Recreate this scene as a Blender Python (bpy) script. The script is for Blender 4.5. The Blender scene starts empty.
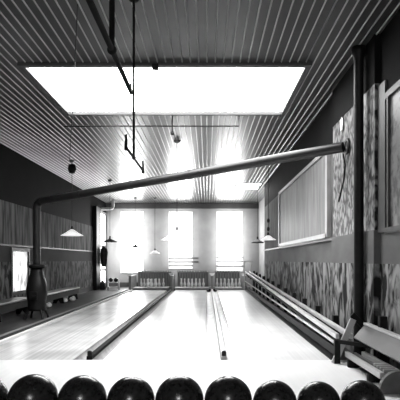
import bpy, bmesh, math, random
from mathutils import Vector, Matrix
random.seed(7)
PI = math.pi
S = bpy.context.scene
C = S.collection

# ------------------------------------------------------------------ materials
def new_mat(name):
    m = bpy.data.materials.new(name); m.use_nodes = True
    nt = m.node_tree; b = nt.nodes['Principled BSDF']
    return m, nt, b

def grey(v): return (v, v, v, 1)

def mat(name, v, rough=.6, metal=0.0, var=.25, scale=6.0, stretch=(1, 1, 1), bump=0.0, spec=.5):
    """grey paint / wood / metal with gentle procedural mottling in object space"""
    m, nt, b = new_mat(name)
    tc = nt.nodes.new('ShaderNodeTexCoord'); mp = nt.nodes.new('ShaderNodeMapping')
    mp.inputs['Scale'].default_value = stretch
    nz = nt.nodes.new('ShaderNodeTexNoise'); nz.inputs['Scale'].default_value = scale; nz.inputs['Detail'].default_value = 4
    cr = nt.nodes.new('ShaderNodeValToRGB')
    cr.color_ramp.elements[0].position = .3; cr.color_ramp.elements[1].position = .7
    cr.color_ramp.elements[0].color = grey(v * (1 - var)); cr.color_ramp.elements[1].color = grey(min(.95, v * (1 + var)))
    nt.links.new(tc.outputs['Object'], mp.inputs['Vector']); nt.links.new(mp.outputs['Vector'], nz.inputs['Vector'])
    nt.links.new(nz.outputs['Fac'], cr.inputs['Fac']); nt.links.new(cr.outputs['Color'], b.inputs['Base Color'])
    b.inputs['Roughness'].default_value = rough; b.inputs['Metallic'].default_value = metal
    b.inputs['Specular IOR Level'].default_value = spec
    if bump:
        bp = nt.nodes.new('ShaderNodeBump'); bp.inputs['Strength'].default_value = bump; bp.inputs['Distance'].default_value = .02
        nt.links.new(nz.outputs['Fac'], bp.inputs['Height']); nt.links.new(bp.outputs['Normal'], b.inputs['Normal'])
    return m

def emit_mat(name, strength, pattern=0.0, scale=3.0, stretch=(1, 1, 1)):
    """frosted pane with daylight behind it"""
    m, nt, b = new_mat(name)
    b.inputs['Base Color'].default_value = grey(.8); b.inputs['Roughness'].default_value = .35
    b.inputs['Emission Color'].default_value = grey(1); b.inputs['Emission Strength'].default_value = strength
    tc = nt.nodes.new('ShaderNodeTexCoord'); mp = nt.nodes.new('ShaderNodeMapping'); mp.inputs['Scale'].default_value = stretch
    nz = nt.nodes.new('ShaderNodeTexNoise'); nz.inputs['Scale'].default_value = scale; nz.inputs['Detail'].default_value = 5
    cr = nt.nodes.new('ShaderNodeValToRGB')
    cr.color_ramp.elements[0].position = .4; cr.color_ramp.elements[1].position = .56
    cr.color_ramp.elements[0].color = grey(1 - pattern); cr.color_ramp.elements[1].color = grey(1)
    nt.links.new(tc.outputs['Object'], mp.inputs['Vector']); nt.links.new(mp.outputs['Vector'], nz.inputs['Vector'])
    nt.links.new(nz.outputs['Fac'], cr.inputs['Fac']); nt.links.new(cr.outputs['Color'], b.inputs['Emission Color'])
    return m

def wall_mat(name, k=1.0, stripes=1.0, shade_z=3.35, dado=(.06, .34), upper=(.15, .34), band=.2, top=.05):
    """painted and papered wall: patterned dado, plain band, faintly striped paper, upper shade painted in dark (by height)"""
    m, nt, b = new_mat(name)
    L = nt.links
    g = nt.nodes.new('ShaderNodeNewGeometry'); sep = nt.nodes.new('ShaderNodeSeparateXYZ')
    L.new(g.outputs['Position'], sep.inputs[0])
    def ramp_noise(scale, stretch, lo, hi, p0=.36, p1=.62, detail=5, dist=0.0):
        mp = nt.nodes.new('ShaderNodeMapping'); mp.inputs['Scale'].default_value = stretch
        L.new(g.outputs['Position'], mp.inputs['Vector'])
        nz = nt.nodes.new('ShaderNodeTexNoise'); nz.inputs['Scale'].default_value = scale; nz.inputs['Detail'].default_value = detail
        nz.inputs['Distortion'].default_value = dist
        L.new(mp.outputs['Vector'], nz.inputs['Vector'])
        cr = nt.nodes.new('ShaderNodeValToRGB'); e = cr.color_ramp.elements
        e[0].position = p0; e[1].position = p1; e[0].color = grey(lo * k); e[1].color = grey(hi * k)
        L.new(nz.outputs['Fac'], cr.inputs['Fac']); return cr.outputs['Color']
    cd = ramp_noise(5.5, (1, 1.1, .5), dado[0], dado[1], p0=.42, p1=.6, dist=.8)
    cb = ramp_noise(2.0, (1, .4, 1), band * .85, band * 1.15)
    cu = ramp_noise(4.0, (1, 1.6 * stripes, .22), upper[0], upper[1])
    ct = ramp_noise(2.0, (1, 1, 1), top * .85, top * 1.15)  # dark top zone, painting in the shade on the upper wall
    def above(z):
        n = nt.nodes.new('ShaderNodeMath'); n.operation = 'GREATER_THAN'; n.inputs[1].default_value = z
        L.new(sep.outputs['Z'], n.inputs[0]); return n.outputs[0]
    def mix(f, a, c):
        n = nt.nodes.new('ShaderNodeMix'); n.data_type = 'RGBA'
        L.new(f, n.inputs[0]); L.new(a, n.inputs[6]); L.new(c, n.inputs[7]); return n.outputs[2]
    c1 = mix(above(1.35), cd, cb); c2 = mix(above(1.8), c1, cu); c3 = mix(above(shade_z), c2, ct)
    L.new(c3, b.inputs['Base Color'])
    b.inputs['Roughness'].default_value = .8; b.inputs['Specular IOR Level'].default_value = .05
    return m

def leaf_mat(name, lo, hi, scale):
    m, nt, b = new_mat(name); L = nt.links
    g = nt.nodes.new('ShaderNodeNewGeometry')
    mp = nt.nodes.new('ShaderNodeMapping'); mp.inputs['Scale'].default_value = (1, 1.4, .8)
    L.new(g.outputs['Position'], mp.inputs['Vector'])
    vo = nt.nodes.new('ShaderNodeTexVoronoi'); vo.inputs['Scale'].default_value = scale
    vo.feature = 'DISTANCE_TO_EDGE'
    nz = nt.nodes.new('ShaderNodeTexNoise'); nz.inputs['Scale'].default_value = scale * 1.3; nz.inputs['Distortion'].default_value = 1.0
    L.new(mp.outputs['Vector'], vo.inputs['Vector']); L.new(mp.outputs['Vector'], nz.inputs['Vector'])
    mu = nt.nodes.new('ShaderNodeMath'); mu.operation = 'MULTIPLY_ADD'; mu.inputs[1].default_value = .9
    L.new(vo.outputs['Distance'], mu.inputs[0]); L.new(nz.outputs['Fac'], mu.inputs[2])
    cr = nt.nodes.new('ShaderNodeValToRGB'); e = cr.color_ramp.elements
    e[0].position = .5; e[1].position = .75; e[0].color = grey(lo); e[1].color = grey(hi)
    L.new(mu.outputs[0], cr.inputs['Fac']); L.new(cr.outputs['Color'], b.inputs['Base Color'])
    b.inputs['Roughness'].default_value = .5; b.inputs['Specular IOR Level'].default_value = .2
    return m

def plank_mat(name, lo, hi, rough, width=.045, spec=.5, coat=0.0):
    """narrow floor strips running down the room"""
    m, nt, b = new_mat(name); L = nt.links
    g = nt.nodes.new('ShaderNodeNewGeometry')
    mp = nt.nodes.new('ShaderNodeMapping'); mp.inputs['Scale'].default_value = (1 / width, .12, 1)
    L.new(g.outputs['Position'], mp.inputs['Vector'])
    vo = nt.nodes.new('ShaderNodeTexNoise'); vo.inputs['Scale'].default_value = 1.0; vo.inputs['Detail'].default_value = 2
    L.new(mp.outputs['Vector'], vo.inputs['Vector'])
    nz = nt.nodes.new('ShaderNodeTexNoise'); nz.inputs['Scale'].default_value = 1.1; nz.inputs['Detail'].default_value = 5
    L.new(g.outputs['Position'], nz.inputs['Vector'])
    ad = nt.nodes.new('ShaderNodeMath'); ad.operation = 'ADD'
    L.new(vo.outputs['Fac'], ad.inputs[0]); L.new(nz.outputs['Fac'], ad.inputs[1])
    cr = nt.nodes.new('ShaderNodeValToRGB'); e = cr.color_ramp.elements
    cr.color_ramp.elements[0].position = .4; cr.color_ramp.elements[1].position = .65
    hf = nt.nodes.new('ShaderNodeMath'); hf.operation = 'MULTIPLY'; hf.inputs[1].default_value = .5
    L.new(ad.outputs[0], hf.inputs[0]); L.new(hf.outputs[0], cr.inputs['Fac'])
    e[0].color = grey(lo); e[1].color = grey(hi)
    L.new(cr.outputs['Color'], b.inputs['Base Color'])
    b.inputs['Roughness'].default_value = rough; b.inputs['Specular IOR Level'].default_value = spec
    b.inputs['Coat Weight'].default_value = coat; b.inputs['Coat Roughness'].default_value = .15
    return m

M = {}
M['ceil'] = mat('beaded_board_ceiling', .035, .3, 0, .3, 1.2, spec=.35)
M['bead'] = mat('glint_painted_bead', .36, .3, .3, .1, 1.2)  # beads coloured lighter to paint in their glints
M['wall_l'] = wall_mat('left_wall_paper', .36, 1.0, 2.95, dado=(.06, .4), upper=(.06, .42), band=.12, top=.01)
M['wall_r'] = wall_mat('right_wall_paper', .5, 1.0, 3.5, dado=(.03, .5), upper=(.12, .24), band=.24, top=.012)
M['wall_f'] = mat('far_wall_plaster', .3, .7, 0, .12, 1.5)
M['wall_b'] = mat('back_wall_plaster', .12, .7, 0, .12, 1.5)
M['leaf'] = leaf_mat('leafy_wallpaper', .008, .2, 5.5)
M['trim_d'] = mat('dark_stained_trim', .012, .5, 0, .3, 8, spec=.2)
M['trim_m'] = mat('grey_painted_trim', .06, .5, 0, .15, 4, spec=.25)
M['trim_l'] = mat('pale_painted_trim', .22, .45, 0, .12, 4)
M['cream'] = mat('pale_paint', .75, .5, 0, .08, 4)
M['panel'] = mat('pale_vertical_boards', .13, .5, 0, .4, 2.0, (1, 6, .5), spec=.12)
M['approach'] = plank_mat('approach_boards', .9, .95, .35, coat=.2)
M['lane'] = plank_mat('maple_lane_boards', .72, .95, .28, coat=.4)
M['lane_grey'] = plank_mat('grey_lane_boards', .45, .85, .3, coat=.3)  # left lane's boards, greyer than the other lanes
M['aisle'] = plank_mat('worn_aisle_boards', .015, .05, .45, .09, spec=.2)
M['gutter'] = mat('gutter_wood', .03, .6, 0, .2, 5, spec=.15)
M['gutter_m'] = mat('worn_gutter_wood', .32, .6, 0, .2, 5, spec=.2)
M['gutter_l'] = mat('pale_gutter_wood', .7, .5, 0, .2, 5)
M['div_d'] = mat('dark_divider_wood', .012, .7, 0, .2, 5, spec=.1)
M['div_l'] = mat('pale_divider_wood', .5, .4, 0, .2, 5)
M['wood'] = mat('worn_bench_wood', .08, .4, 0, .4, 4, (1, .3, 1))
M['wood_l'] = mat('pale_worn_wood', .4, .35, 0, .25, 4, (1, .3, 1))
M['wood_d'] = mat('dark_wood', .012, .6, 0, .3, 5, spec=.08)
M['iron'] = mat('black_iron', .006, .5, .0, .3, 8, spec=.2)
M['pipe'] = mat('sheet_iron_pipe', .012, .4, .0, .3, 6, spec=.35)
M['gas'] = mat('dull_black_gas_pipe', .008, .8, 0, .3, 6, spec=.05)
M['soot'] = mat('sooty_sheet_iron', .01, .5, .0, .25, 6, spec=.25)
M['ball'] = mat('black_rubber_ball', .016, .25, 0, .5, 5, spec=.4)
M['hole'] = mat('finger_hole_black', .004, .8)
M['pitwood'] = mat('hazed_pit_wood', .2, .5, 0, .25, 5)  # dark pit wood lightened to paint in the far-end haze
M['enamel'] = mat('white_enamel', .85, .3, 0, .05, 5)
M['shade_d'] = mat('dark_enamel', .12, .4, 0, .15, 5)
M['pin'] = mat('maple_pin', .75, .35, 0, .12, 12)
M['pit'] = mat('pit_cushion_leather', .15, .6, 0, .35, 10, (3, 1, .4))  # leather tone raised to paint in the haze over the pits
M['coat'] = mat('black_wool', .025, .9, 0, .4, 14, bump=.3)
M['cloth'] = mat('white_cotton', .8, .8, 0, .1, 14, bump=.3)
M['day'] = emit_mat('daylit_pane', 17.0)
M['glow'] = emit_mat('lit_white_enamel', .65)
M['day_far'] = emit_mat('daylit_far_pane', 14.0)
M['day_sash'] = emit_mat('frosted_lower_sash', .75, .2, 2.0)
M['day_door'] = emit_mat('daylit_doorway_glass', 3.0, .25, 1.2, (1, 1, .4))
M['day_low'] = emit_mat('daylit_figured_glass', 1.1, .92, 4.0, (1, 1.8, .8))
M['day_dim'] = emit_mat('dim_textured_glass', .1, .9, 8.0)
M['fill_back'] = emit_mat('added_fill_pane', 48.0)  # strong unseen pane, added to light the balls and approach

# ------------------------------------------------------------------ mesh building
class MB:
    def __init__(s): s.v = []; s.f = []; s.sm = []
    def add(s, vs, fs, smooth=False):
        n = len(s.v); s.v += [tuple(p) for p in vs]
        for f in fs: s.f.append(tuple(n + i for i in f)); s.sm.append(smooth)
        return s
    def box(s, x0, x1, y0, y1, z0, z1, bev=0.0, mtx=None):
        bm = bmesh.new(); bmesh.ops.create_cube(bm, size=1)
        for v in bm.verts:
            v.co = Vector((x0 + (v.co.x + .5) * (x1 - x0), y0 + (v.co.y + .5) * (y1 - y0), z0 + (v.co.z + .5) * (z1 - z0)))
        if bev: bmesh.ops.bevel(bm, geom=bm.edges[:], offset=bev, segments=2, profile=.6, affect='EDGES')
        if mtx is not None: bm.transform(mtx)
        bm.verts.index_update()
        s.add([v.co for v in bm.verts], [[v.index for v in f.verts] for f in bm.faces]); bm.free(); return s
    def bar(s, p0, p1, w, h, up=(0, 0, 1), bev=0.0):
        """rectangular beam between two points, w across and h along 'up'"""
        p0 = Vector(p0); p1 = Vector(p1); d = (p1 - p0); l = d.length; d.normalize()
        u = Vector(up); sd = d.cross(u).normalized(); u = sd.cross(d).normalized()
        mt = Matrix((sd, d, u)).transposed().to_4x4(); mt.translation = p0
        return s.box(-w / 2, w / 2, 0, l, -h / 2, h / 2, bev, mt)
    def tube(s, pts, r, n=10, cap=True):
        pts = [Vector(p) for p in pts]; rs = r if isinstance(r, (list, tuple)) else [r] * len(pts)
        rings = []; prev = None
        for i, p in enumerate(pts):
            a = pts[max(0, i - 1)]; b = pts[min(len(pts) - 1, i + 1)]; d = (b - a).normalized()
            if prev is None:
                ref = Vector((0, 0, 1)) if abs(d.z) < .9 else Vector((1, 0, 0))
                u = d.cross(ref).normalized()
            else:
                u = (prev - d * prev.dot(d)).normalized()
            prev = u; w = d.cross(u)
            rings.append([p + (u * math.cos(2 * PI * k / n) + w * math.sin(2 * PI * k / n)) * rs[i] for k in range(n)])
        vs = [q for rg in rings for q in rg]; fs = []
        for i in range(len(rings) - 1):
            for k in range(n):
                k2 = (k + 1) % n
                fs.append((i * n + k, i * n + k2, (i + 1) * n + k2, (i + 1) * n + k))
        s.add(vs, fs, True)
        if cap:
            s.add(rings[0], [list(range(n))[::-1]]); s.add(rings[-1], [list(range(n))])
        return s
    def lathe(s, prof, c=(0, 0, 0), n=24, axis='z'):
        """prof: list of (radius, height)"""
        vs = []; fs = []
        for r, z in prof:
            for k in range(n):
                a = 2 * PI * k / n; p = (r * math.cos(a), r * math.sin(a), z)
                if axis == 'x': p = (p[2], p[0], p[1])
                if axis == 'y': p = (p[0], p[2], p[1])
                vs.append((p[0] + c[0], p[1] + c[1], p[2] + c[2]))
        for i in range(len(prof) - 1):
            for k in range(n):
                k2 = (k + 1) % n
                fs.append((i * n + k, i * n + k2, (i + 1) * n + k2, (i + 1) * n + k))
        return s.add(vs, fs, True)
    def prism(s, poly, axis, a, b):
        """polygon (u,v) extruded along an axis from a to b; axis x: (y,z), y: (x,z), z: (x,y)"""
        def P(u, v, t): return {'x': (t, u, v), 'y': (u, t, v), 'z': (u, v, t)}[axis]
        n = len(poly)
        vs = [P(u, v, a) for u, v in poly] + [P(u, v, b) for u, v in poly]
        fs = [tuple(range(n)), tuple(range(2 * n - 1, n - 1, -1))] + [(i, i + n, (i + 1) % n + n, (i + 1) % n) for i in range(n)]
        return s.add(vs, fs)
    def sphere(s, c, r, seg=32, rings=16, sc=(1, 1, 1)):
        prof = [(max(1e-4, r * math.sin(PI * i / rings)), -r * math.cos(PI * i / rings)) for i in range(rings + 1)]
        vs = []; fs = []; n = seg
        for rr, z in prof:
            for k in range(n):
                a = 2 * PI * k / n
                vs.append((c[0] + rr * math.cos(a) * sc[0], c[1] + rr * math.sin(a) * sc[1], c[2] + z * sc[2]))
        for i in range(rings):
            for k in range(n):
                k2 = (k + 1) % n
                fs.append((i * n + k, i * n + k2, (i + 1) * n + k2, (i + 1) * n + k))
        return s.add(vs, fs, True)
    def build(s, name, m, parent=None, kind=None):
        me = bpy.data.meshes.new(name); me.from_pydata(s.v, [], s.f); me.materials.append(m)
        for p, sm in zip(me.polygons, s.sm): p.use_smooth = sm
        bm = bmesh.new(); bm.from_mesh(me); bmesh.ops.recalc_face_normals(bm, faces=bm.faces[:]); bm.to_mesh(me); bm.free()
        o = bpy.data.objects.new(name, me); C.objects.link(o)
        if parent:
            o.parent = parent
            if parent.parent is None: o.matrix_parent_inverse = parent.matrix_basis.inverted()
        if kind: o['kind'] = kind
        return o

def thing(name, label, cat, loc=(0, 0, 0), group=None):
    o = bpy.data.objects.new(name, None); C.objects.link(o); o.location = loc
    o.empty_display_size = .1
    o['label'] = label; o['category'] = cat
    if group: o['group'] = group
    return o
def tag(o, label, cat, group=None):
    o['label'] = label; o['category'] = cat
    if group: o['group'] = group
    return o
def dup(root, offset, label):
    """copy of a thing with its parts and sub-parts"""
    r = root.copy(); C.objects.link(r); r.location = Vector(root.location) + Vector(offset); r['label'] = label
    for ch in list(root.children):
        c = ch.copy(); C.objects.link(c); c.parent = r
        for g in list(ch.children):
            d = g.copy(); C.objects.link(d); d.parent = c
    return r

# ------------------------------------------------------------------ the room
H = 4.4; XL, XR, YF, YB = -5.3, 2.3, 26.3, -4.0
XR2 = 2.72           # the wall steps back beyond the lanes

# ceiling: beaded boards running down the room, with two skylight openings
SKY = (-2.78, 1.5, 7.65, 10.1)
SK2 = (1.2, 2.12, 19.6, 21.2)
def ceiling():
    per = .125; bw = .022
    xs = []
    n0 = int((XL - .1) / per) - 1
    for i in range(n0, int((XR2 + .2) / per) + 1):
        x0 = i * per
        xs += [(x0 - bw / 2, 0), (x0 - bw * .3, 1), (x0, 2), (x0 + bw * .3, 1), (x0 + bw / 2, 0)]
    for e in (SKY[0], SKY[1], SK2[0], SK2[1]): xs.append((e, 0))
    xs = sorted(xs)
    ys = [YB - .1, SKY[2], SKY[3], SK2[2], SK2[3], YF + .1]
    dz = {0: 0.0, 1: .011, 2: .015}
    mb = MB(); nx = len(xs); slot = []
    vs = [(x, y, H - dz[q]) for y in ys for x, q in xs]; fs = []
    for j in range(len(ys) - 1):
        for i in range(nx - 1):
            cx = (xs[i][0] + xs[i + 1][0]) / 2; cy = (ys[j] + ys[j + 1]) / 2
            if any(a < cx < b and c < cy < d for a, b, c, d in (SKY, SK2)): continue
            fs.append((j * nx + i, j * nx + i + 1, (j + 1) * nx + i + 1, (j + 1) * nx + i))
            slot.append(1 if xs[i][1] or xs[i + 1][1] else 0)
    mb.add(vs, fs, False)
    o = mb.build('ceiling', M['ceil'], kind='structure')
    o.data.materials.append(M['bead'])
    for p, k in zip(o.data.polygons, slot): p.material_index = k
    return o
ceiling()

def skylight(name, r, lip=.06, up=.0):
    a, b, c, d = r; t = .09
    o = MB()
    for q in ((a - t, b + t, c - t, c), (a - t, b + t, d, d + t), (a - t, a, c, d), (b, b + t, c, d)):
        o.box(*q, H - lip, H + .16)
    root = o.build(name, M['trim_m'], kind='structure')
    MB().box(a, b, c, d, H + up, H + up + .02).build('pane', M['day'], root)
    return root
s1 = skylight('window_4', SKY)
MB().box(-.83, -.73, 7.52, 7.58, H - .13, H - .04, .01).build('latch', M['iron'], s1)
skylight('window_5', SK2, .008, .0)

# floors
f = MB()
f.box(XL - .1, -3.75, 7.0, YF + .1, -.2, 0)                  # aisle at the left
f.box(-3.75, XR2 + .1, 7.0, YF + .1, -.3, -.14)              # under the lanes
f.box(-3.75, XR2 + .1, 24.5, YF + .1, -.14, -.02)
f.box(1.74, XR2 + .1, 7.0, 24.5, -.14, 0)
f.build('floor', M['aisle'], kind='structure')
MB().box(XL - .1, XR2 + .1, YB - .1, 7.0, -.2, 0).build('floor_approach', M['approach'], kind='structure')

MB().box(-3.83, -3.752, 7.0, 23.2, 0, .012).build('trim_10', M['trim_l'], kind='structure')
# left wall with a doorway at the far end and a low window
def wall_grid(mb, axis, pos0, pos1, u0, u1, holes, z1):
    us = sorted({u0, u1} | {h[0] for h in holes} | {h[1] for h in holes})
    for a, b in zip(us[:-1], us[1:]):
        zs = [(0, z1)]
        for h in holes:
            if h[0] <= a and h[1] >= b:
                zs = [q for s_, e in zs for q in ((s_, min(e, h[2])), (max(s_, h[3]), e)) if q[1] - q[0] > 1e-4]
        for s_, e in zs:
            if axis == 'x': mb.box(pos0, pos1, a, b, s_, e)
            else: mb.box(a, b, pos0, pos1, s_, e)
    return mb
DOOR = (24.25, 26.2, 0, 3.75)
LWIN = (13.6, 14.8, .53, 1.64)
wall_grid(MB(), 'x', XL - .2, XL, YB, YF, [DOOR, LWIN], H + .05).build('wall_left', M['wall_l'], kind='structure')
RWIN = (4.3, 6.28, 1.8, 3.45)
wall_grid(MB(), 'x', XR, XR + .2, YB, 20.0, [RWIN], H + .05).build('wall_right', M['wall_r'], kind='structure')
MB().box(XR2, XR2 + .2, 20.0, YF, 0, H + .05).build('wall_right_recess', M['wall_f'], kind='structure')
FW = [(-4.47, -3.4, .78, 3.9), (-1.95, -.82, 1.0, 3.88), (.56, 1.82, .86, 3.9)]
wall_grid(MB(), 'y', YF, YF + .2, XL - .2, XR2 + .2, FW, H + .05).build('wall_far', M['wall_f'], kind='structure')
BW = [(-.9, .3, 3.0, 4.0)]
wall_grid(MB(), 'y', YB - .2, YB, XL - .2, XR2 + .2, BW, H + .05).build('wall_back', M['wall_b'], kind='structure')

def window_y(name, r, y, pane_mat, frame_mat, bars, inward=-1):
    a, b, c, d = r; t = .07; o = MB()
    y0, y1 = sorted((y + inward * .03, y + .12))
    o.box(a - t, b + t, y0, y1, d, d + t); o.box(a - t, b + t, y0 - .03, y1, c - t, c)
    o.box(a - t, a, y0, y1, c, d); o.box(b, b + t, y0, y1, c, d)
    root = o.build(name, frame_mat, kind='structure')
    zs = 1.62 if bars else c
    MB().box(a, b, y + .02, y + .04, zs, d).build('pane', pane_mat, root)
    if bars: MB().box(a, b, y + .02, y + .04, c, zs).build('lower_pane', M['day_sash'], root)
    for (x0, x1, z, h) in bars:
        MB().box(x0, x1, y - .045, y - .01, z - h / 2, z + h / 2).build('guard_bar', M['trim_m'], root)
    return root
window_y('window_1', FW[0], YF, M['day_far'], M['cream'], [])
window_y('window_2', FW[1], YF, M['day_far'], M['cream'], [(-2.0, -.45, 1.5, .07), (-2.0, -.45, 1.3, .07), (-2.0, -.75, 1.1, .06)])
window_y('window_3', FW[2], YF, M['day_far'], M['cream'], [(.5, 1.9, 1.52, .05), (.5, 1.9, 1.32, .05), (.5, 1.9, 1.08, .07)])
o = MB()
a, b, c, d = BW[0]
o.box(a - .08, b + .08, YB - .1, YB + .03, d, d + .08).box(a - .08, b + .08, YB - .1, YB + .03, c - .08, c)
o.box(a - .08, a, YB - .1, YB + .03, c, d).box(b, b + .08, YB - .1, YB + .03, c, d)
w = o.build('added_back_window', M['trim_m'], kind='structure')  # unseen window added behind the camera for ball highlights and near floor
MB().box(a, b, YB - .12, YB - .1, c, d).build('pane', M['fill_back'], w)

# low figured-glass window on the left
a, b, c, d = LWIN
o = MB()
for q in ((a - .1, b + .1, d, d + .1), (a - .1, b + .1, c - .1, c), (a - .1, a, c, d), (b, b + .1, c, d)):
    o.box(XL - .15, XL + .03, *q)
w = o.build('window_6', M['trim_d'], kind='structure')
MB().box(XL - .03, XL - .02, a, b, c, d).build('pane', M['day_low'], w)
# doorway at the far left
a, b, c, d = DOOR
o = MB()
o.box(XL - .2, XL + .04, a - .1, a, 0, d + .1).box(XL - .2, XL + .04, a, b, d, d + .1)
w = o.build('door_1', M['trim_l'], kind='structure')
MB().box(XL - .05, XL - .03, a, b, c, d).build('pane', M['day_door'], w)
for z in (.9, 2.1):
    MB().box(XL - .029, XL + .0, a, b, z - .05, z + .05).build('rail', M['trim_l'], w)
# near right window, dim behind textured glass
a, b, c, d = RWIN
o = MB()
for q in ((a - .1, b + .1, d, d + .08), (a - .1, b + .1, c - .06, c), (b, b + .04, c, d), (a - .1, a, c, d), (5.25, 5.32, c, d)):
    o.box(XR - .03, XR + .12, *q)
w = o.build('window_7', M['trim_m'], kind='structure')
MB().box(XR + .005, XR + .015, a, b, c, d).build('pane', M['day_dim'], w); M['day_dim'].node_tree.nodes['Principled BSDF'].inputs['Base Color'].default_value = grey(.06); M['day_dim'].node_tree.nodes['Principled BSDF'].inputs['Specular IOR Level'].default_value = .08

# chimney breast, casings, rails, pilaster, cornice
MB().box(XR - .07, XR, 6.65, 8.85, 0, H).build('wall_chimney_breast', M['leaf'], kind='structure')
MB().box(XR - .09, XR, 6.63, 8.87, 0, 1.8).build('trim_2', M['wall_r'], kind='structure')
MB().box(XR - .075, XR, 6.64, 8.87, 3.75, H).build('trim_3', M['wall_r'], kind='structure')  # wall colour with its painted top shade, over the breast
MB().box(XR - .03, XR, 6.38, 6.65, 1.8, 3.7).build('trim_4', M['trim_m'], kind='structure')
MB().box(XR - .04, XR, YB, 6.63, 1.76, 1.81).build('trim_5', M['trim_m'], kind='structure')
MB().box(XR - .04, XR, 8.87, 20.0, 1.76, 1.81).build('trim_6', M['trim_m'], kind='structure')
MB().box(XL, XL + .03, YB, 23.2, 1.77, 1.82).build('trim_7', M['trim_d'], kind='structure')
MB().box(XL, XL + .18, 23.2, 24.1, 0, 3.9).build('trim_8', M['trim_d'], kind='structure')
MB().box(XL, XR2, YF - .06, YF, 4.1, H - .02).build('trim_9', M['trim_m'], kind='structure')
MB().box(XL, -3.6, YF - .03, YF, 0, .22).build('baseboard_far', M['trim_m'], kind='structure')
MB().box(XL, XL + .03, YB, 23.2, 0, .2).build('baseboard_left', M['trim_d'], kind='structure')
MB().box(XR - .03, XR, 8.87, 20.0, 0, .2).build('baseboard_right', M['trim_d'], kind='structure')

# large boarded panel on the right wall
t = thing('wall_panel', 'large framed panel of pale vertical boards high on the right wall', 'wall panel', (XR, 12.4, 1.81))
o = MB(); y = 9.42
while y < 15.38:
    o.box(XR - .05, XR - .01, y + .006, min(15.4, y + .15) - .006, 1.9, 3.42); y += .15
o.build('board_panel', M['panel'], t)
o = MB()
for q in ((9.3, 15.52, 3.42, 3.5), (9.3, 15.52, 1.815, 1.9), (9.25, 9.42, 1.815, 3.5), (15.4, 15.55, 1.815, 3.5)):
    o.box(XR - .08, XR - .005, *q)
o.build('panel_frame', M['trim_l'], t)

# ------------------------------------------------------------------ lanes
def half_round(mb, x0, x1, y0, y1, depth=.1, n=8):
    r = (x1 - x0) / 2; cx = (x0 + x1) / 2
    pts = [(cx - r * math.cos(PI * k / n), -depth * math.sin(PI * k / n)) for k in range(n + 1)]
    poly = pts + [(x1, -.13), (x0, -.13)]
    return mb.prism(poly, 'y', y0, y1)
YL0, YL1 = 7.0, 23.3
def lane(x0, x1, gl, gr, label, gm, edge=None):
    t = thing('bowling_lane', label, 'bowling lane', ((x0 + x1) / 2, YL0, 0), 'bowling lanes running to the pits')
    MB().box(x0, x1, YL0 + .002, YL1, -.13, 0).build('lane_surface', M['lane_grey' if edge else 'lane'], t)
    for g0, g1, m in ((gl[0], gl[1], gm[0]), (gr[0], gr[1], gm[1])):
        if g1 > g0: half_round(MB(), g0, g1, YL0 + .002, YL1).build('gutter', m, t)
    if edge: MB().box(edge[0], edge[1], YL0 + .002, YL1, -.13, .03).build('edge_strip', M['cream'], t)
    return t
lane(-3.40, -1.88, (-3.745, -3.53), (-1.88, -1.705), 'bowling lane nearest the benches and stove, at the left', (M['gutter'], M['gutter_m']), (-3.53, -3.465))
lane(-1.46, -.03, (-1.615, -1.46), (-.03, .195), 'middle bowling lane, between the dark and the pale divider', (M['gutter_m'], M['gutter_l']))
lane(.47, 1.73, (.285, .47), (0, 0), 'bowling lane beside the ball return, at the right', (M['gutter_l'], M['gutter_l']))
def divider(x0, x1, m, label, peg):
    t = thing('lane_divider', label, 'lane divider', ((x0 + x1) / 2, YL0, 0))
    MB().box(x0, x1, YL0 + .05, YL1, -.13, .045, .008).build('divider_board', m, t)
    MB().lathe([(.001, .12), (.022, .115), (.034, .1), (.034, .0455), (.001, .0455)], ((x0 + x1) / 2, YL0 + .08, .0), 16).build('end_knob', M['iron'], t)
    return t
divider(-1.70, -1.62, M['div_d'], 'dark wooden divider between the left and middle lanes', 1)
divider(.205, .275, M['div_l'], 'pale wooden divider between the middle and right lanes with dark end knob', 1)

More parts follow.
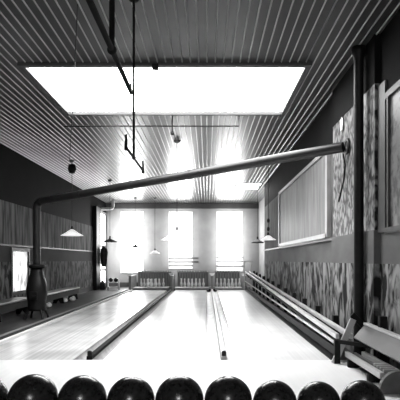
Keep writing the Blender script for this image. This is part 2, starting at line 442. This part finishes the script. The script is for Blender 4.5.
# ------------------------------------------------------------------ pits and pins
decks = [(-3.5, -1.80, 'left'), (-1.5, .08, 'middle'), (.4, 1.66, 'right')]
for x0, x1, nm in decks:
    t = tag(MB().box(x0, x1, YL1 + .01, 24.6, -.019, .1, .01).build('pin_deck', M['pitwood']),
            'dark raised pin deck at the end of the %s lane' % nm, 'pin deck', 'pin decks')
    c = thing('pit_cushion', 'dark ribbed pit cushion behind the pins of the %s lane' % nm, 'pit cushion', ((x0 + x1) / 2, 25.3, -.02), 'pit cushions')
    o = MB(); x = x0; n = int((x1 - x0) / .13)
    for i in range(n):
        w_ = (x1 - x0) / n
        o.box(x0 + i * w_ + .008, x0 + (i + 1) * w_ - .008, 25.3, 25.4, -.015, .78, .012)
    o.build('cushion_boards', M['pit'], c)
    o = MB()
    o.bar((x0, 25.28, .82), (x1, 25.28, .82), .1, .07).build('top_rail', M['pitwood'], c)
    o = MB()
    for i in range(n):
        MB().sphere((x0 + (i + .5) * (x1 - x0) / n, 25.225, .82), .03, 8, 6).build('stud', M['cream'], c)
    
    # tenpins
    prof = [(.001, 0), (.026, 0), (.033, .02), (.048, .07), (.0605, .114), (.055, .16), (.036, .21), (.0235, .254), (.026, .285), (.0325, .335), (.03, .36), (.018, .378), (.001, .381)]
    prof = [(r * 1.05, z * 1.08) for r, z in prof]
    cx = (x0 + x1) / 2; sp = .36
    k = 0
    for row in range(4):
        for j in range(row + 1):
            px = cx + (j - row / 2) * sp; py = 23.45 + row * sp * .866 * .85
            rowname = ['lone head pin at the front', 'pin in the second row', 'pin in the third row', 'pin in the back row'][row]
            place = [[''], [', left', ', right'], [', left', ', centre', ', right'], [', far left', ', inner left', ', inner right', ', far right']][row][j]
            if k == 0 and nm == 'left':
                proto_pin = MB().lathe(prof, (0, 0, 0), 14).build('bowling_pin', M['pin']); p = proto_pin
            else:
                p = proto_pin.copy(); C.objects.link(p)
            p.location = (px, py, .101); k += 1
            tag(p, 'white %s%s, of the %s lane' % (rowname, place, nm), 'bowling pin', 'bowling pins')
parts = [(-3.6, 'leftmost, beside the aisle'), (-1.66, 'between left and middle pits'), (.24, 'between middle and right pits'), (1.78, 'rightmost, beside the ball return')]
for x, nm in parts:
    t = thing('pit_partition', 'dark pit partition board with pale cap, ' + nm, 'partition', (x, 24.2, 0), 'pit partitions')
    MB().box(x - .05, x + .05, 23.32, 25.2, -.13 if x < 1.74 and x > -3.7 else .0, .66, .008).build('partition_board', M['pitwood'], t)
    MB().prism([(x - .13, .78), (x + .13, .78), (x + .05, .665), (x - .05, .665)], 'y', 23.32, 23.42).build('end_cap', M['cream'], t)

# ------------------------------------------------------------------ ball return at the right
t = thing('ball_return', 'long wooden ball return track sloping along the right wall toward the viewer', 'ball return', (1.88, 14, 0))
def zr(y): return .35 + (y - 6.8) * (.84 - .35) / 16.5
for x in (1.79, 1.98):
    MB().bar((x, 6.86, zr(6.86)), (x, 23.3, zr(23.3)), .055, .07, bev=.012).build('rail', M['wood_l'], t)
MB().bar((1.885, 6.87, zr(6.87) - .1), (1.885, 23.2, zr(23.2) - .1), .2, .03).build('track_bed', M['wood_d'], t)
MB().bar((1.80, 6.85, .13), (1.80, 23.2, .13), .04, .12).build('lower_board', M['wood_d'], t)
MB().bar((1.765, 6.85, .26), (1.765, 23.2, .42), .02, .035).build('lower_batten', M['wood_l'], t)
for y in (8.2, 9.5, 10.8, 12.1, 13.4, 14.7, 16.0, 17.3, 18.6, 19.9, 21.2, 22.4):
    MB().box(2.06, 2.15, y - .05, y + .05, 0, zr(y) + .1, .008).build('post', M['wood_d'], t)
    MB().box(1.82, 2.06, y - .03, y + .03, zr(y) - .2, zr(y) - .117).build('cross_bearer', M['wood_d'], t)
for x in (1.74, 2.06):
    MB().box(x - .03, x + .03, 23.3, 23.36, 0, 1.3).build('end_post', M['wood_l'], t)
MB().box(1.71, 2.09, 23.29, 23.37, 1.3, 1.36).build('end_cap_rail', M['wood_l'], t)
# near trough below the plank rest, ending in a rounded board
def zt(y): return .17
MB().bar((1.86, 5.3, .17), (1.86, 6.66, .15), .05, .07, bev=.01).build('trough_side', M['wood_l'], t)
MB().bar((2.08, 5.3, .17), (2.08, 6.66, .15), .05, .07, bev=.01).build('trough_side', M['wood_l'], t)
MB().bar((1.97, 5.3, .165), (1.97, 6.66, .145), .04, .05, bev=.008).build('centre_runner', M['wood'], t)
MB().bar((1.97, 5.3, .11), (1.97, 6.66, .09), .17, .02).build('trough_bed', M['wood_d'], t)
for y in (5.36, 5.46, 5.56, 5.66):
    MB().bar((1.89, y, .215), (2.05, y, .215), .035, .03).build('slat', M['wood_l'], t)
for y in (5.7, 6.5):
    MB().box(1.84, 2.1, y, y + .06, 0, .095).build('trough_bearer', M['wood_d'], t)
n = 20
arc = [(2.0 + .2 * math.cos(PI * k / n), .03 + .21 * math.sin(PI * k / n)) for k in range(n + 1)]
MB().prism([(1.8, .0)] + arc[::-1] + [(2.2, .0)], 'y', 5.2, 5.26).build('rounded_end_board', M['wood'], t)

# plank rest beside the iron column
t = thing('plank_rest', 'heavy slanted wooden plank rest with sloping end leg at the right edge', 'plank rest', (2.0, 5.8, 0))
MB().bar((2.06, 4.2, .435), (2.06, 6.72, .435), .24, .045, up=(-.75, 0, .66), bev=.01).build('plank', M['wood'], t)
MB().bar((2.135, 4.2, .545), (2.135, 6.72, .545), .07, .03, bev=.006).build('top_ledge', M['wood_l'], t)
MB().bar((1.72, 6.77, .0), (1.98, 6.77, .60), .085, .035, up=(0, 1, 0), bev=.008).build('sloping_leg', M['wood_l'], t)
MB().bar((1.98, 6.83, .66), (2.2, 6.83, .44), .08, .04, up=(0, 1, 0), bev=.008).build('head_block', M['wood_d'], t)
MB().box(1.72, 1.8, 6.74, 6.8, 0, .32, .006).build('front_leg', M['wood_d'], t)
MB().box(2.15, 2.24, 6.2, 6.3, 0, .7, .008).build('back_post', M['wood_d'], t)
MB().bar((1.78, 6.73, .3), (2.16, 6.3, .3), .04, .05).build('brace', M['wood_d'], t)

# iron column
t = thing('iron_column', 'tall black iron column from floor to ceiling by the right wall', 'column', (2.13, 7.02, 0))
MB().lathe([(.001, 0), (.1, 0), (.1, .06), (.075, .1), (.07, .16), (.066, 4.2), (.08, 4.26), (.1, 4.3), (.1, 4.38), (.001, 4.38)], (2.13, 7.02, 0), 20).build('column_shaft', M['iron'], t)

# ------------------------------------------------------------------ stove and pipe
SX, SY = -4.05, 11.9
t = thing('potbelly_stove', 'dark cast iron potbelly stove in the left aisle', 'stove', (SX, SY, 0))
MB().lathe([(.001, .2), (.2, .2), (.22, .24), (.2, .3), (.215, .45), (.245, .6), (.245, .72), (.22, .86), (.17, 1.0), (.15, 1.12), (.14, 1.2), (.001, 1.2)], (SX, SY, 0), 24).build('stove_body', M['iron'], t)
MB().lathe([(.001, 1.2), (.17, 1.2), (.215, 1.24), (.215, 1.27), (.16, 1.29), (.09, 1.3), (.001, 1.3)], (SX, SY, 0), 24).build('stove_top', M['iron'], t)
fd = MB().box(SX - .09, SX + .09, SY - .27, SY - .22, .48, .66, .012).build('fire_door', M['iron'], t)
MB().tube([(SX + .06, SY - .27, .57), (SX + .06, SY - .31, .57), (SX + .0, SY - .32, .57)], .012, 8).build('door_handle', M['iron'], fd)
for sx in (-1, 1):
    for sy in (-1, 1):
        MB().tube([(SX + sx * .14, SY + sy * .14, .22), (SX + sx * .19, SY + sy * .19, .1), (SX + sx * .21, SY + sy * .21, 0)], [.03, .025, .03], 8).build('leg', M['iron'], t)
t = thing('stove_pipe', 'long sheet iron stove pipe rising from the stove and crossing to the right wall', 'stove pipe', (SX, SY, 1.3))
E0 = Vector((SX, SY, 2.78)); E1 = Vector((2.15, 7.9, 3.185))
dr = (E1 - E0).normalized()
MB().tube([(SX, SY, 1.302), (SX, SY, 2.62)], .085, 20).build('riser', M['soot'], t)
bend = [(SX, SY, 2.6)]
for k in range(1, 7):
    u = k / 6; p = Vector((SX, SY, 2.62)) * (1 - u) ** 2 + E0 * 2 * u * (1 - u) + (E0 + dr * .18) * u ** 2; bend.append(p)
MB().tube(bend, .09, 20).build('elbow', M['soot'], t)
MB().tube([E0 + dr * .16, E1], .083, 24).build('cross_pipe', M['pipe'], t)
L_ = (E1 - E0).length
for u in (.2, .4, .6, .8):
    p = E0 + dr * L_ * u
    MB().tube([p - dr * .03, p + dr * .03], .089, 24).build('joint_band', M['pipe'], t)
MB().lathe([(.08, 0), (.13, .0), (.13, .02), (.08, .02)], (2.19, 7.875, 3.19), 24, 'x').build('wall_collar', M['iron'], t)
t = tag(MB().tube([(2.15, 7.9, 3.08), (2.18, 7.9, 2.9), (2.16, 7.9, 2.65), (2.08, 7.9, 2.32)], .014, 8).build('damper_chain', M['iron']),
        'thin dark damper chain hanging from the stove pipe at the right wall', 'chain')

# ------------------------------------------------------------------ benches
def bench(y0, y1, label, m):
    t = thing('bench', label, 'bench', (-4.8, (y0 + y1) / 2, 0), 'benches along the left wall')
    MB().box(-5.02, -4.6, y0, y1, .38, .425, .01).build('seat', m, t)
    MB().box(-4.66, -4.63, y0 + .05, y1 - .05, .2, .38).build('apron', M['wood_d'], t)
    n = 3
    for i in range(n):
        y = y0 + .15 + i * (y1 - y0 - .3) / (n - 1)
        MB().prism([(-4.98, 0), (-4.88, 0), (-4.81, .1), (-4.74, 0), (-4.64, 0), (-4.67, .38), (-4.95, .38)], 'y', y - .025, y + .025).build('leg', M['wood_d'], t)
    return t
bench(9.4, 13.2, 'near wooden bench along the left wall, partly behind the stove', M['wood'])
bench(14.3, 18.1, 'far wooden bench along the left wall, beyond the stove', M['wood_l'])
for y, x, s_, nm in ((16.7, -4.70, 1.0, 'under the far end of the bench'), (16.2, -4.82, .8, 'under the middle of the bench'), (14.42, -4.80, .9, 'below the near end of the far bench')):
    o = MB().sphere((0, 0, .075 * s_), .1 * s_, 14, 10, (1.1, .95, .75))
    o.sphere((.03 * s_, -.03, .13 * s_), .055 * s_, 12, 8, (1, 1, .8))
    q = o.build('cloth_bundle', M['cloth']); q.location = (x + .12, y + .35, 0)
    tag(q, 'small white bundle on the floor ' + nm, 'bundle', 'white bundles by the far bench')

# coat on the pilaster, sack below, pale stand with two balls
t = thing('coat', 'long black coat hanging beside the bright doorway at far left', 'coat', (-4.98, 24.2, 2.1))
MB().tube([(-5.115, 24.0, 2.08), (-5.03, 24.0, 2.06), (-5.0, 24.0, 2.1)], .012, 6).build('hanger', M['iron'], t)  # iron hook that holds the coat
o = MB(); rings = [(2.07, .03, .03), (2.03, .07, .06), (1.93, .13, .09), (1.7, .15, .1), (1.45, .16, .1), (1.25, .15, .1), (1.12, .1, .08)]
n = 20; vs = []; fs = []
for i, (z, a, b) in enumerate(rings):
    for k in range(n):
        an = 2 * PI * k / n; w_ = 1 + .1 * math.sin(5 * an + i)
        vs.append((-4.96 + a * w_ * math.cos(an) + .02 * (i > 3), 23.98 + b * w_ * math.sin(an), z - (.06 * math.sin(3 * an) if i == len(rings) - 1 else 0)))
for i in range(len(rings) - 1):
    for k in range(n): fs.append((i * n + k, i * n + (k + 1) % n, (i + 1) * n + (k + 1) % n, (i + 1) * n + k))
fs.append(tuple(range(n))); fs.append(tuple(range((len(rings) - 1) * n, len(rings) * n)))
o.add(vs, fs, True).build('coat_cloth', M['coat'], t)
MB().tube([(-4.84, 23.97, 1.95), (-4.80, 23.96, 1.75), (-4.82, 23.95, 1.5)], [.05, .05, .04], 10).build('sleeve', M['coat'], t)
q = MB().lathe([(.001, 0), (.14, 0), (.17, .08), (.16, .22), (.1, .34), (.05, .38), (.08, .43), (.001, .42)], (0, 0, 0), 16).build('sack', M['coat'])
q.location = (-4.95, 23.7, 0); tag(q, 'dark tied sack on the floor below the hanging coat', 'sack')

t = thing('ball_stand', 'small pale wooden ball stand near the far left corner', 'ball stand', (-4.42, 23.6, 0))
for x in (-4.68, -4.16):
    MB().prism([(23.48, 0), (23.54, 0), (23.6, .12), (23.66, 0), (23.72, 0), (23.72, .4), (23.6, .5), (23.48, .4)], 'x', x - .02, x + .02).build('side_board', M['cream'], t)
MB().box(-4.66, -4.18, 23.49, 23.71, .32, .35).build('shelf', M['cream'], t)
MB().box(-4.66, -4.18, 23.49, 23.71, .1, .13).build('shelf', M['cream'], t)
for x, nm in ((-4.54, 'left'), (-4.30, 'right')):
    q = MB().sphere((0, 0, 0), .105, 20, 12).build('bowling_ball', M['ball']); q.location = (x, 23.6, .456)
    tag(q, '%s of two dark bowling balls on the small pale stand' % nm, 'bowling ball', 'balls on the far stand')
t = tag(MB().tube([(-4.62, 24.6, H - .02), (-4.62, 24.6, 4.02), (-4.66, 24.6, 3.95), (-4.75, 24.6, 3.92), (-5.2, 24.6, 3.92)], .075, 12).build('vent_pipe', M['cream']),
        'pale bent vent pipe under the ceiling in the far left corner', 'pipe')

# ------------------------------------------------------------------ hanging lamps
def lamp(x, y, z, w, m, label, hgt=.28, tilt=0, rose=True):
    t = thing('pendant_lamp', label, 'pendant lamp', (x, y, H), 'pendant lamps')
    r = w / 2; hh = hgt * w
    prof = [(.03, hh), (.05, hh * .96), (r * .55, hh * .45), (r, 0), (r - .008, 0), (r * .54, hh * .43), (.03, hh * .93)]
    MB().lathe(prof, (x, y, z), 28).build('lamp_shade', m, t)
    so = MB().lathe([(.001, hh + .1), (.025, hh + .1), (.035, hh + .06), (.035, hh - .02), (.001, hh - .02)], (x, y, z), 14).build('socket', M['iron'], t)
    MB().sphere((x, y, z + hh * .4), .05, 14, 10).build('bulb', M['enamel'], so)
    MB().tube([(x, y, z + hh + .09), (x, y, H - .03)], .008, 6).build('cord', M['iron'], t)
    if rose: MB().lathe([(.001, H - .08), (.05, H - .075), (.075, H - .04), (.09, H - .012), (.001, H - .012)], (x, y, 0), 16).build('ceiling_rose', M['shade_d'], t)
    return t
l1 = lamp(-4.05, 15.0, 2.13, .68, M['glow'], 'wide white cone lamp hanging by the left wall beyond the stove')
MB().lathe([(.001, 4.0), (.08, 4.0), (.13, 4.12), (.1, 4.26), (.001, 4.26)], (-4.05, 15.0, 0), 16).build('counterweight', M['iron'], l1)
lamp(-3.63, 18.7, 2.07, .62, M['shade_d'], 'dark cone lamp near the hanging coat at far left', .2)
lamp(-3.44, 24.0, 2.0, .5, M['trim_l'], 'small grey lamp in front of the left far window')
lamp(-.75, 12.5, 1.9, .82, M['glow'], 'largest white lamp, in front of the middle far window', .3)
lamp(-2.5, 24.0, 1.72, .5, M['glow'], 'small low white lamp between the left and middle far windows')
lamp(2.02, 20.0, 2.08, .56, M['shade_d'], 'dark cone lamp right of the right far window')
l7 = lamp(1.9, 15.5, 2.02, .5, M['glow'], 'white lamp with dark fittings on its cord by the right wall')
for z in (2.36, 2.62):
    MB().lathe([(.001, z - .07), (.03, z - .06), (.05, z), (.03, z + .06), (.001, z + .07)], (1.9, 15.5, 0), 14).build('cord_fitting', M['iron'], l7)

# gas-pipe pendants near the viewer
def gas_lamp(x, y, z, ya, yb, r, label):
    t = thing('gas_pendant', label, 'gas lamp', (x, y, H), 'gas pendants')
    MB().tube([(x, y, H + .01), (x, y, z)], r, 12).build('drop_pipe', M['gas'], t)
    MB().tube([(x, ya, z), (x, yb, z)], r, 12).build('cross_arm', M['gas'], t)
    MB().sphere((x, y, z), r * 1.7, 14, 10).build('tee_joint', M['gas'], t)
    MB().lathe([(.001, H - .06), (.05, H - .055), (.08, H - .01), (.001, H - .01)], (x, y, 0), 16).build('ceiling_flange', M['gas'], t)
    for yy in (ya, yb):
        MB().tube([(x, yy, z - .03), (x, yy, z + .02), (x, yy, z + .13)], [.02, .016, .01], 10).build('burner', M['gas'], t)
    return t
gas_lamp(-.905, 4.76, 3.4, 3.7, 5.95, .027, 'thick black gas pipe pendant with long arm at the top left, nearest the viewer')
gas_lamp(-.832, 5.68, 2.56, 5.14, 6.5, .014, 'thin long black gas pipe pendant with short cross arm hanging past the skylight')

# gas pipe hung below the ceiling beyond the skylight
t = thing('ceiling_pipe', 'thin dark pipe hung level across the ceiling just beyond the large skylight', 'pipe', (-1.1, 10.35, H))
MB().tube([(-2.95, 10.35, 4.17), (.66, 10.35, 4.17), (.66, 10.35, 4.4)], .014, 8).build('pipe_run', M['iron'], t)
MB().tube([(-.72, 10.35, 4.4), (-.72, 10.35, 4.05)], .014, 8).build('hanger', M['iron'], t)
MB().lathe([(.001, 3.98), (.035, 3.99), (.04, 4.03), (.015, 4.07), (.001, 4.07)], (-.72, 10.35, 0), 12).build('outlet_cap', M['iron'], t)
# wire slung under the ceiling to the left lamp
pts = []
A, B = Vector((-1.5, 5.8, H - .02)), Vector((-4.05, 14.75, H - .05))
for k in range(13):
    u = k / 12; p = A.lerp(B, u); p.z -= .06 * math.sin(PI * u) + .02; pts.append(p)
tag(MB().tube(pts, .008, 6).build('ceiling_wire', M['iron']), 'thin wire slung under the ceiling past the skylight to the left lamp', 'wire')
# oval flue-cover plate on the chimney breast
q = MB().lathe([(.001, 0), (.06, 0), (.075, .012), (.05, .03), (.001, .034)], (0, 0, 0), 20, 'x').build('flue_plate', M['cream'])
q.scale = (-1, 1, 1.7); q.location = (XR - .077, 8.2, 3.62)
tag(q, 'small pale oval plate on the chimney breast above the pipe end', 'plate')

# ------------------------------------------------------------------ ball rack in front
YBR = 2.3
t = thing('ball_rack', 'low rack of two rails under the front row of bowling balls', 'ball rack', (0, YBR, 0))
for s_ in (-1, 1):
    MB().tube([(-1.2, YBR + s_ * .065, .65), (.95, YBR + s_ * .065, .65)], .012, 12).build('rail', M['iron'], t)
for x in (-1.15, -.1, .9):
    MB().box(x - .03, x + .03, YBR - .1, YBR + .1, .59, .638).build('rail_bearer', M['wood_d'], t)
    MB().box(x - .03, x + .03, YBR - .04, YBR + .04, 0, .59).build('leg', M['wood_d'], t)
edges = [-40, 8, 58, 107, 155, 204, 252.5, 297, 340.5, 385]
names = ['black bowling ball cut by the left edge of the photo, first of the front row',
         'second black bowling ball from the left in the front row',
         'third black bowling ball from the left in the front row',
         'fourth black bowling ball from the left in the front row',
         'middle black bowling ball of the front row, fifth from either end',
         'fourth black bowling ball from the right in the front row, below the pale divider',
         'third black bowling ball from the right in the front row, smallest of the row',
         'second black bowling ball from the right in the front row',
         'rightmost black bowling ball of the front row, beside the rounded return end']
unit_ball = None
for i in range(9):
    x0, x1 = [(e - 207) / 217.4 for e in edges[i:i + 2]]
    r = (x1 - x0) / 2 - .001; zc = .65 + math.sqrt((r + .0125) ** 2 - .065 ** 2)
    if unit_ball is None:
        unit_ball = MB().sphere((0, 0, 0), 1.0, 40, 20).build('bowling_ball', M['ball']); q = unit_ball
        for (ax, az) in ((.12, .1), (-.12, .1), (0, -.2)):
            dv = Vector((ax, .0, 0)); nrm = Vector((ax, az, 1)).normalized()
            h = MB().lathe([(.001, .003), (.06, .003), (.07, -.01)], (0, 0, 1.0), 14)
            ob = h.build('finger_hole', M['hole'], q)
            ob.rotation_euler = Vector((0, 0, 1)).rotation_difference(nrm).to_euler()
    else:
        q = unit_ball.copy(); C.objects.link(q)
        for ch in list(unit_ball.children):
            c_ = ch.copy(); C.objects.link(c_); c_.parent = q
    q.location = ((x0 + x1) / 2, YBR, zc); q.scale = (r, r, r)
    q.rotation_euler = (random.uniform(-1.2, -.6) if i != 5 else -.15, random.uniform(-.4, .4), random.uniform(-.5, .5))
    tag(q, names[i], 'bowling ball', 'front row of bowling balls')

# ------------------------------------------------------------------ light
def point(x, y, z, e, r=.4):
    l = bpy.data.lights.new('glow_lamp', 'POINT'); l.energy = e; l.shadow_soft_size = r
    o = bpy.data.objects.new('glow_lamp', l); C.objects.link(o); o.location = (x, y, z)
def area(x, y, z, sx, sy, e, rot):
    l = bpy.data.lights.new('halation_fill', 'AREA'); l.shape = 'RECTANGLE'; l.size = sx; l.size_y = sy; l.energy = e
    o = bpy.data.objects.new('halation_fill', l); C.objects.link(o); o.location = (x, y, z); o.rotation_euler = rot
for x, e in ((-3.9, 60), (-1.4, 45), (1.2, 60)):  # unseen lights added before the far windows, imitating halation on the wall
    area(x, YF - .6, 2.5, 1.3, 2.9, e * 1.3, (PI / 2, 0, 0))

wd = bpy.data.worlds.new('World'); S.world = wd; wd.use_nodes = True
wd.node_tree.nodes['Background'].inputs[0].default_value = (1, 1, 1, 1)
wd.node_tree.nodes['Background'].inputs[1].default_value = .6

cam = bpy.data.cameras.new('camera'); co = bpy.data.objects.new('camera', cam); C.objects.link(co)
co.location = (0, 0, 1.4); co.rotation_euler = (PI / 2, 0, 0)
cam.sensor_width = 36; cam.lens = 45; cam.shift_x = -7 / 400; cam.shift_y = 60 / 400
cam.clip_end = 100
S.camera = co
S.view_settings.view_transform = 'Standard'
S.view_settings.look = 'None'
S.view_settings.exposure = 0.0
